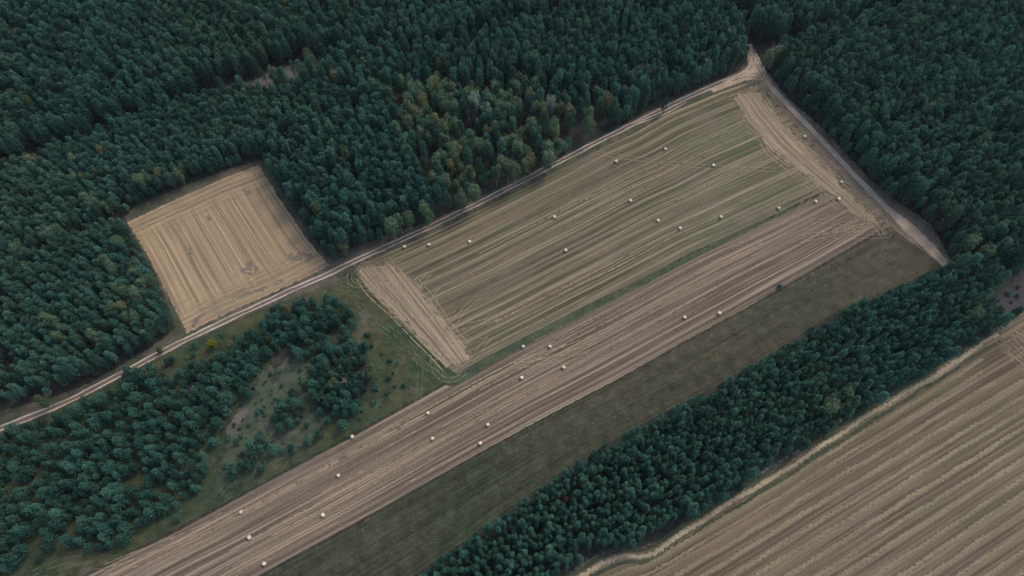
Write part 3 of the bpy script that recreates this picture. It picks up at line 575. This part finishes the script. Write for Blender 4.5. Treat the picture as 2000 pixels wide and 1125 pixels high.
sp('olive', 'willow_tree', 'big grey green broadleaf close to the bend of the long track', 'tree', None, [(1150, 243, 19)])
sp('olive', 'broadleaf_tree', 'tall yellow green broadleaf at the top of the mixed wood', 'tree', None, [(923, 170, 17)])
sp('olive', 'broadleaf_tree', 'round olive broadleaf at the right end of the young pine thicket', 'tree', None, [(730, 722, 20)])
sp('olive', 'broadleaf_tree', 'rough olive broadleaf beside the bare tree in the thicket', 'tree', None, [(650, 748, 15)])
sp('olive', 'broadleaf_tree', 'low olive broadleaf on the verge of the track at far left', 'tree', None, [(82, 780, 18)])
sp('olive', 'broadleaf_tree', 'spreading olive broadleaf in the right hand forest near the rides', 'tree', None, [(1745, 30, 14)])
sp('olive', 'broadleaf_tree', 'olive broadleaf on the track side at the small field corner', 'tree', None, [(670, 480, 15)])
sp('green', 'maple_tree', 'bright emerald maple crown beside the silver broadleaf, largest of the maples', 'tree', None, [(887, 228, 15)])
sp('green', 'maple_tree', 'bright green maple just below the largest emerald maple', 'tree', None, [(889, 250, 10)])
sp('green', 'maple_tree', 'fresh green maple in the group near the track below the mixed wood', 'tree', 'maples near the track', [(936, 315, 11), (961, 315, 10), (950, 338, 12), (940, 348, 9), (963, 333, 8)])
sp('green', 'maple_tree', 'small bright green maple half hidden between olive birches', 'tree', 'small maples between birches', [(1025, 233, 6), (910, 226, 7), (883, 362, 7), (1055, 275, 6)])
sp('yellow', 'shrub', 'round bright yellow green shrub beside the dirt track', 'shrub', None, [(412, 672, 13)])
sp('yellow', 'shrub', 'small yellow green shrub among the young pines near the bare tree', 'shrub', None, [(626, 777, 7)])
sp('olive', 'shrub', 'olive shrub right of the yellow green shrub by the track', 'shrub', 'olive shrubs by the track', [(455, 660, 7), (467, 660, 8), (480, 672, 6), (362, 700, 8), (413, 700, 7), (432, 655, 9)])
sp('belt', 'pine_tree', 'single pine standing in the grey heath clearing inside the forest', 'tree', 'pines in the heath clearing', [(600, 138), (512, 142), (570, 128), (628, 122)])
sp('rust', 'pine_tree', 'rusty red dying pine among green pines at the top', 'tree', None, [(668, 18, 7)])
sp('rust', 'pine_tree', 'orange brown dying pine in the pine belt beside the grass strip', 'tree', None, [(1105, 974, 6)])
sp('rust', 'pine_tree', 'small orange tipped pine above the upper right end of the track', 'tree', None, [(1335, 84, 4)])
sp('bush', 'bush', 'lone dark green bush standing in the grass strip', 'bush', None, [(1525, 558, 7)])
sp('bush', 'bush', 'dark green bush on the purple heath at the right', 'bush', 'bushes on the heath', [(1973, 572, 7), (1990, 577, 6), (1990, 560, 5), (1960, 605, 4), (1978, 588, 4)])
sp('bush', 'bush', 'small dark bush in the grassy clearing of the young pine thicket', 'bush', 'bushes in the thicket clearing', [(507, 800, 10), (530, 762, 3), (528, 770, 3), (540, 777, 4), (527, 730, 5), (540, 726, 5), (585, 738, 3), (510, 780, 3), (500, 785, 3), (531, 785, 4), (548, 752, 3), (585, 748, 3), (537, 845, 4), (530, 818, 4), (567, 705, 4), (470, 790, 5), (480, 905, 5), (450, 930, 5), (520, 870, 4), (495, 860, 4), (440, 905, 4), (465, 890, 3), (430, 925, 3), (455, 915, 3), (475, 925, 3), (425, 900, 3), (470, 945, 4), (510, 845, 4), (440, 950, 4), (428, 965, 4)])
sp('bush', 'bush', 'dark green bush in the meadow right of the young pine thicket', 'bush', 'bushes in the meadow', [(762, 702, 7), (760, 737, 8), (713, 760, 5), (735, 757, 8), (788, 753, 7), (757, 767, 6), (730, 787, 7), (707, 802, 5), (703, 818, 5), (685, 797, 6), (717, 652, 8), (745, 690, 4), (775, 707, 5), (725, 672, 7)])
for _ in range(230):
    q = rng.uniform((425, 690), (800, 960)); gq = G(*q)
    if inside(gq[None], meadow)[0] and dist_line(gq[None], LOW_TOP)[0] > 3 and (q[0] < 640 or rng.random() < .35): SPECIAL.append(('bush', q[0], q[1], rng.uniform(1.8, 6.0), 'bush', 'small dark bush in the grassy clearing of the young pine thicket' if q[0] < 640 else 'dark green bush in the meadow right of the young pine thicket', 'bush', 'bushes in the thicket clearing' if q[0] < 640 else 'bushes in the meadow'))
young_spots = [(560, 800, 12), (572, 770, 13), (567, 827, 13), (597, 828, 8), (623, 847, 11), (602, 860, 12), (567, 873, 10), (550, 880, 8), (510, 917, 11), (670, 830, 14), (625, 803, 10), (653, 808, 10), (640, 785, 10), (655, 785, 9), (670, 775, 9), (585, 812, 8), (680, 760, 10), (640, 820, 9), (548, 795, 8), (343, 985, 10), (343, 1010, 10), (310, 1005, 8), (195, 1068, 10), (215, 1062, 9), (70, 1093, 6), (20, 1105, 10), (590, 795, 8), (460, 860, 8), (468, 850, 7), (335, 700, 9), (325, 705, 9), (375, 690, 8), (378, 672, 8), (310, 683, 8), (88, 838, 5)]
for _ in range(110):
    q = rng.uniform((760, 150), (1220, 426)); gq = G(q[0], q[1], 9)
    if inside(gq[None], MIXED)[0] and min(np.hypot(q[0] - t[1], q[1] - t[2]) for t in SPECIAL) > 9: SPECIAL.append(('birch', q[0], q[1], None, 'birch_tree', 'olive green birch in the mixed wood above the long dirt track', 'tree', 'birches of the mixed wood'))
keep_out = np.array([G(s[1], s[2], 6) for s in SPECIAL])

# mature forest candidates, one grid per stand height
allP = scatter((-420, -60), (420, 380), 2.62); h = np.full(len(allP), 1.0); kd = np.zeros(len(allP), int)
gB = scatter((-420, -60), (100, 320), 2.25)
bB, bG = inside(gB, STAND_B), inside(gB, STAND_G); gB = gB[bB | bG]
inBG = inside(allP, STAND_B) | inside(allP, STAND_G)
P1 = allP[~inBG]; H1 = np.where(P1[:, 0] > 80, 1.0, .98); P1 = np.vstack([P1, gB]); H1 = np.r_[H1, np.where(inside(gB, STAND_B), .70, .62)]
ok = in_frame(P1, 6) & ~inside(P1, MAIN) & ~inside(P1, BELT) & ~inside(P1, RIGHT) & ~inside(P1, HEATH)
for L, wd in RIDES: ok &= dist_line(P1, L) > wd
ok &= rng.random(len(P1)) > .04
ok &= ~((fbm(P1, .07) > 1.32))
mx = inside(P1, MIXED); ok &= ~(mx & (rng.random(len(P1)) < .62))
P1, H1 = P1[ok], H1[ok]
sel = np.ones(len(P1), bool)
for q in keep_out: sel &= np.linalg.norm(P1 - q, axis=1) > 1.9
P1, H1 = P1[sel], H1[sel]
edge_d = np.minimum(dist_line(P1, np.vstack([MAIN, MAIN[:1]])), dist_line(P1, RIGHT)); low = (edge_d < 2.6) & (rng.random(len(P1)) < .7)
SC1 = np.where(low, rng.uniform(.42, .75, len(P1)), 1.0) * np.clip(rng.normal(1, .11, len(P1)), .7, 1.25) * H1
# pine belt
P2 = scatter(BELT.min(0) - 5, BELT.max(0) + 5, 1.74); ok = inside(P2, BELT) & in_frame(P2, 5) & (rng.random(len(P2)) > .04) & ~(fbm(P2, .12) > 1.4)
ok &= np.linalg.norm(P2 - G(1105, 974, 6), axis=1) > 1.5
P2 = P2[ok]; SC2 = np.clip(rng.normal(1, .12, len(P2)), .7, 1.28)
# young pine thicket, thinning out to the right
THICK = GP([(-320, 1000), (0, 850, 2), (60, 830, 2), (140, 800, 2), (200, 772, 3), (250, 725, 3), (290, 716, 3), (330, 735, 3), (370, 712, 3), (440, 690, 3), (490, 655, 3), (530, 605, 3), (580, 585, 3), (650, 582, 3), (690, 612, 3), (700, 655, 3), (728, 690, 3), (712, 715), (700, 770), (690, 810), (660, 795), (640, 770), (636, 730), (600, 706), (570, 690), (540, 700), (500, 715), (494, 750), (470, 775), (455, 800), (440, 840), (430, 880), (400, 935), (385, 965), (330, 1000), (290, 1020), (255, 1060), (215, 1072), (150, 1085), (110, 1078), (60, 1072), (40, 1100), (10, 1130), (-320, 1300)])
LOBES = [GP(q) for q in ([(600, 722, 2), (640, 695, 2), (700, 685, 2), (728, 715, 2), (712, 800), (680, 815), (640, 803), (612, 795), (596, 760)], [(535, 790), (560, 772), (590, 788), (598, 822), (580, 850), (545, 840), (532, 815)], [(425, 700), (500, 712), (506, 768), (480, 790), (448, 790)], [(480, 880), (520, 850), (550, 870), (520, 910), (470, 940), (440, 930)])]
P3 = scatter(THICK.min(0) - 4, THICK.max(0) + 4, 2.28, .42); ok = inside(P3, THICK)
for q, L in zip((.9, .75, .85, .5), LOBES): ok |= inside(P3, L) & (rng.random(len(P3)) < q)
ok &= in_frame(P3, 3) & (fbm(P3, .11) < .62 + .3 * rng.random(len(P3))) & (rng.random(len(P3)) > .10)
P3 = P3[ok]; SC3 = np.clip(rng.normal(.97, .2, len(P3)), .5, 1.45)

def build_mass(kind, P, S, name, group_of, mass_name, mass_label, full_h):
    zc = full_h * .8 * S; px, py, dp = to_px(P[:, 0], P[:, 1], zc)
    vis = (px > 8) & (px < 1992) & (py > 8) & (py < 1117)
    size = np.where(vis, S / dp, 0); order = np.argsort(-size); first = order[:300]
    for j in first:
        lab, grp = group_of(px[j], py[j])
        plant(kind, name, lab, 'tree', grp, P[j, 0], P[j, 1], rng.uniform(0, 6.28), (S[j] ** .5 * rng.uniform(.92, 1.1) if kind == 'pine' else S[j] * rng.uniform(.92, 1.1), S[j]))
    rest = order[300:]
    if not len(rest): return
    n = len(rest); me = bpy.data.meshes.new(mass_name); me.vertices.add(n)
    me.vertices.foreach_set('co', np.c_[P[rest], np.zeros(n)].astype(np.float32).ravel())
    sxy = S[rest] ** .5 * rng.uniform(.9, 1.12, n) if kind == 'pine' else S[rest] * rng.uniform(.9, 1.12, n)
    for an, val in (('rot', rng.uniform(0, 6.28, n)), ('sxy', sxy), ('sz', S[rest])):
        t = me.attributes.new(an, 'FLOAT', 'POINT'); t.data.foreach_set('value', val.astype(np.float32))
    t = me.attributes.new('build', 'INT', 'POINT'); t.data.foreach_set('value', rng.integers(0, len(K[kind].cm), n).astype(np.int32))
    o = tag(link(mass_name, me), mass_label, 'forest', None, 'stuff')
    ng = bpy.data.node_groups.new(mass_name, 'GeometryNodeTree')
    ng.interface.new_socket('Geometry', in_out='INPUT', socket_type='NodeSocketGeometry'); ng.interface.new_socket('Geometry', in_out='OUTPUT', socket_type='NodeSocketGeometry')
    N = ng.nodes.new; L = ng.links.new
    gi, go = N('NodeGroupInput'), N('NodeGroupOutput'); j2 = N('GeometryNodeJoinGeometry')
    for i in range(len(K[kind].cm)):
        if (kind, i) not in SRC: continue
        j1 = N('GeometryNodeJoinGeometry')
        for src in SRC[(kind, i)]:
            oi = N('GeometryNodeObjectInfo'); oi.inputs['Object'].default_value = src; L(oi.outputs['Geometry'], j1.inputs[0])
        g2 = N('GeometryNodeGeometryToInstance'); L(j1.outputs[0], g2.inputs[0]); L(g2.outputs[0], j2.inputs[0])
    iop = N('GeometryNodeInstanceOnPoints'); L(gi.outputs[0], iop.inputs['Points']); L(j2.outputs[0], iop.inputs['Instance']); iop.inputs['Pick Instance'].default_value = True
    def at(an, ty='FLOAT'):
        d = N('GeometryNodeInputNamedAttribute'); d.data_type = ty; d.inputs['Name'].default_value = an; return d.outputs['Attribute']
    cx, er, cs = N('ShaderNodeCombineXYZ'), N('FunctionNodeEulerToRotation'), N('ShaderNodeCombineXYZ')
    L(at('rot'), cx.inputs[2]); L(cx.outputs[0], er.inputs[0]); L(er.outputs[0], iop.inputs['Rotation'])
    a = at('sxy'); L(a, cs.inputs[0]); L(a, cs.inputs[1]); L(at('sz'), cs.inputs[2]); L(cs.outputs[0], iop.inputs['Scale'])
    L(at('build', 'INT'), iop.inputs['Instance Index']); L(iop.outputs[0], go.inputs[0])
    md = o.modifiers.new('trees', 'NODES'); md.node_group = ng
def g_forest(x, y):
    if x < 500: return 'dark green pine in the dense plantation left of the small square field', 'pines left of the small field'
    if x < 1300: return 'tall dark green pine on the forest edge above the long dirt track', 'pines above the long track'
    return 'tall dark green pine in the dense forest right of the sandy track', 'pines right of the sandy track'
build_mass('pine', P1, SC1, 'pine_tree', g_forest, 'pine_forest', 'dense dark green pine forest round the fields', PINE_H)
build_mass('belt', P2, SC2, 'slender_pine', lambda x, y: ('slender blue green pine in the belt between grass strip and windrow field', 'pines of the belt'), 'pine_belt', 'close planted blue green pine belt between grass strip and windrows', BELT_H)
build_mass('young', P3, SC3, 'young_pine', lambda x, y: ('bushy young blue green pine in the thicket below the dirt track', 'young pines of the thicket'), 'young_pine_thicket', 'thicket of bushy young pines below the dirt track', YOUNG_H)
for (x, y, r) in young_spots:
    p = G(x, y, 2.2); s = r * 205 / FPX / 1.85
    plant('young', 'young_pine', 'bushy young pine standing apart at the open edge of the thicket', 'tree', 'young pines at the thicket edge', p[0], p[1], rng.uniform(0, 6.28), (s, max(.45, s * .9)))
BASE = {'birch': (BIRCH_H, 2.3), 'green': (9.5, 2.9), 'silver': (14.5, 3.8), 'olive': (11.0, 3.2), 'yellow': (4.0, 1.9), 'rust': (9.0, 1.4), 'bush': (1.9, 1.25), 'belt': (9.0, 1.2)}
for kind, px, py, r, name, label, cat, grp in SPECIAL:
    hh, rr = BASE[kind]
    x0, y0 = G(px, py, hh * .6); d = to_px(x0, y0, hh * .6)[2]
    s = (r * d / FPX / rr) if r else rng.uniform(.82, 1.12)
    sz = s if kind != 'silver' and kind != 'olive' else max(s, .55 * s + .4)
    if kind in ('birch', 'silver', 'olive') and name != 'shrub' and not (300 < py < 860 and px < 800): sz = max(sz, .9)
    if kind == 'birch' and px < 420 and py > 280: sz *= .78; s *= .9
    p = G(px, py, hh * sz * .66)
    plant(kind, name, label, cat, grp, p[0], p[1], rng.uniform(0, 6.28), (s, sz))

# bare dead trees
def bare_tree(px, py, hgt, mat, label, r0=.14, limbs=16):
    p = G(px, py, hgt * .7); v, f = trunk_geo(int(px), hgt, r0, limbs, .3, .42)
    e = link('dead_tree', None); e.location = (p[0], p[1], 0); tag(e, label, 'tree')
    t = link('trunk', mesh('trunk', v, f, M[mat])); t.parent = e
bare_tree(1264, 143, 14, 'brown_bark', 'bare reddish brown dead tree among the birches near the sandy junction', .17, 30)
bare_tree(1377, 127, 13, 'white_bark', 'white stemmed bare tree standing before dark pines by the upper track', .16, 14)
bare_tree(163, 561, 8, 'grey_bark', 'bare white dead tree in the plantation left of the small field', .13, 22)
bare_tree(675, 744, 8, 'grey_bark', 'pale bare tree with forked limbs in the young pine thicket', .2, 24)
bare_tree(1515, 98, 13, 'white_bark', 'white stemmed bare tree at the forest corner beside the sandy junction', .15, 14)
bare_tree(555, 715, 4, 'grey_bark', 'short pale dead stem in the clearing of the thicket', .16, 3)
p = G(1293, 221); plant('pine', 'pine_tree', 'lone dark pine standing between the two branches of the long track', 'tree', None, p[0], p[1], 1.0, (.85, .68))

# ------------------------------------------------------------------ round straw bales
def bale_mesh():
    prof = [(-.60, 0), (-.60, .22), (-.605, .45), (-.59, .62), (-.54, .69), (-.3, .715), (0, .72), (.3, .715), (.54, .69), (.59, .62), (.605, .45), (.60, .22), (.60, 0)]
    n = 22; V, F, MI = [], [], []
    g = np.random.default_rng(3)
    for x, r in prof:
        for k in range(n):
            a = 6.2832 * k / n; rr = r * (1 + g.normal(0, .012)); z = rr * math.sin(a)
            V.append((x + g.normal(0, .006), rr * math.cos(a), max(z, -.66) + .66))
    for i in range(len(prof) - 1):
        for k in range(n):
            F.append((i * n + k, i * n + (k + 1) % n, (i + 1) * n + (k + 1) % n, (i + 1) * n + k)); MI.append(0 if 3 <= i <= 8 else 1)
    return mesh('straw_bale', V, F, [M['bale'], M['bale_end']], True, mi=MI)
BM = bale_mesh()
row_up = math.atan2(*(G(1400, 440) - G(1000, 640))[::-1])
BALES = [
 (1571, 267, 'round straw bale closest to the sandy track, beside the right headland'),
 (1643, 356, 'round straw bale in the right headland swirls, below the bale nearest the sandy track'),
 (1299, 291, 'cream straw bale highest in the striped upper field, below the track bend'),
 (1203, 315, 'cream straw bale with a dark patch at its lower left, near the long track'),
 (1393, 323, 'lone straw bale midway between the track bend and the right headland'),
 (1638, 389, 'right-hand bale of the three near the right headland of the big field'),
 (1593, 394, 'middle bale of the row of three near the right headland'),
 (1521, 407, 'left-hand bale of the row of three near the right headland'),
 (1231, 392, 'lone straw bale at the centre of the upper striped field, above a close pair'),
 (1083, 424, 'lone straw bale in the upper field halfway between long track and green balk'),
 (1285, 431, 'upper left bale of the close pair in the middle of the upper field'),
 (1408, 424, 'straw bale right of the close pair, just above the green balk'),
 (1328, 446, 'lower right bale of the close pair in the middle of the upper field'),
 (1105, 489, 'lone straw bale left of the close pair, on the brownish middle stripes'),
 (917, 472, 'right-hand bale of the three along the long dirt track'),
 (838, 478, 'middle bale of the three along the long dirt track'),
 (790, 482, 'left-hand bale of the three along the long dirt track, closest to it'),
 (1405, 612, 'rightmost straw bale of the lower field, on the edge of the grass strip'),
 (1337, 620, 'second straw bale from the right in the lower field, near the grass strip'),
 (1022, 677, 'straw bale on the lower field edge touching the green balk'),
 (1074, 677, 'straw bale right of the bale at the green balk, on the lower field'),
 (1101, 718, 'straw bale in the middle of the lower field, lower right of the balk pair'),
 (1019, 738, 'straw bale in the lower field straight below the bale at the green balk'),
 (836, 807, 'straw bale near the upper edge of the lower field, below the meadow bushes'),
 (953, 830, 'upper bale of the two close together near the grass strip edge'),
 (845, 857, 'straw bale in the middle of the lower field, left of the two strip-edge bales'),
 (938, 866, 'lower bale of the two close together near the grass strip edge'),
 (688, 853, 'straw bale on the upper edge of the lower field beside the meadow'),
 (661, 929, 'lone straw bale mid field, below the bale on the meadow edge'),
 (471, 1000, 'straw bale farthest left in the lower field, near its meadow edge'),
 (631, 1006, 'straw bale closer to the grass strip, right of the leftmost pair'),
 (487, 1050, 'straw bale just below the leftmost bale of the lower field'),
 (516, 1101, 'straw bale nearest the viewer, at the bottom of the lower field'),
]
for x, y, lab in BALES:
    p = G(x, y, .42); o = link('straw_bale', BM); o.location = (p[0], p[1], .015)
    o.rotation_euler = (0, 0, row_up + rng.normal(0, .25)); s = rng.uniform(.68, .77); o.scale = (s, s, s)
    tag(o, lab, 'bale', 'round straw bales')
# thin bluish volume over the whole site, added to lift the dark tones
hb = mesh('shadow_lift_haze', [(x, y, z) for z in (-1.0, CAM_H + 6) for x, y in ((-620, -420), (620, -420), (620, 760), (-620, 760))], [(0, 3, 2, 1), (4, 5, 6, 7), (0, 1, 5, 4), (1, 2, 6, 5), (2, 3, 7, 6), (3, 0, 4, 7)], [])
hm = bpy.data.materials.new('shadow_lift_haze'); hm.use_nodes = True; ht = hm.node_tree; ht.nodes.clear()
pv = ht.nodes.new('ShaderNodeVolumePrincipled'); ho = ht.nodes.new('ShaderNodeOutputMaterial'); ht.links.new(pv.outputs[0], ho.inputs['Volume'])
pv.inputs['Color'].default_value = (.72, .86, .92, 1); pv.inputs['Density'].default_value = SHADOW_LIFT_HAZE; pv.inputs['Anisotropy'].default_value = .2
hb.materials.append(hm); tag(link('shadow_lift_haze', hb), kind='stuff')
print('trees', len(P1), len(P2), len(P3), 'specials', len(SPECIAL), 'bales', len(BALES), 'LU', LU)
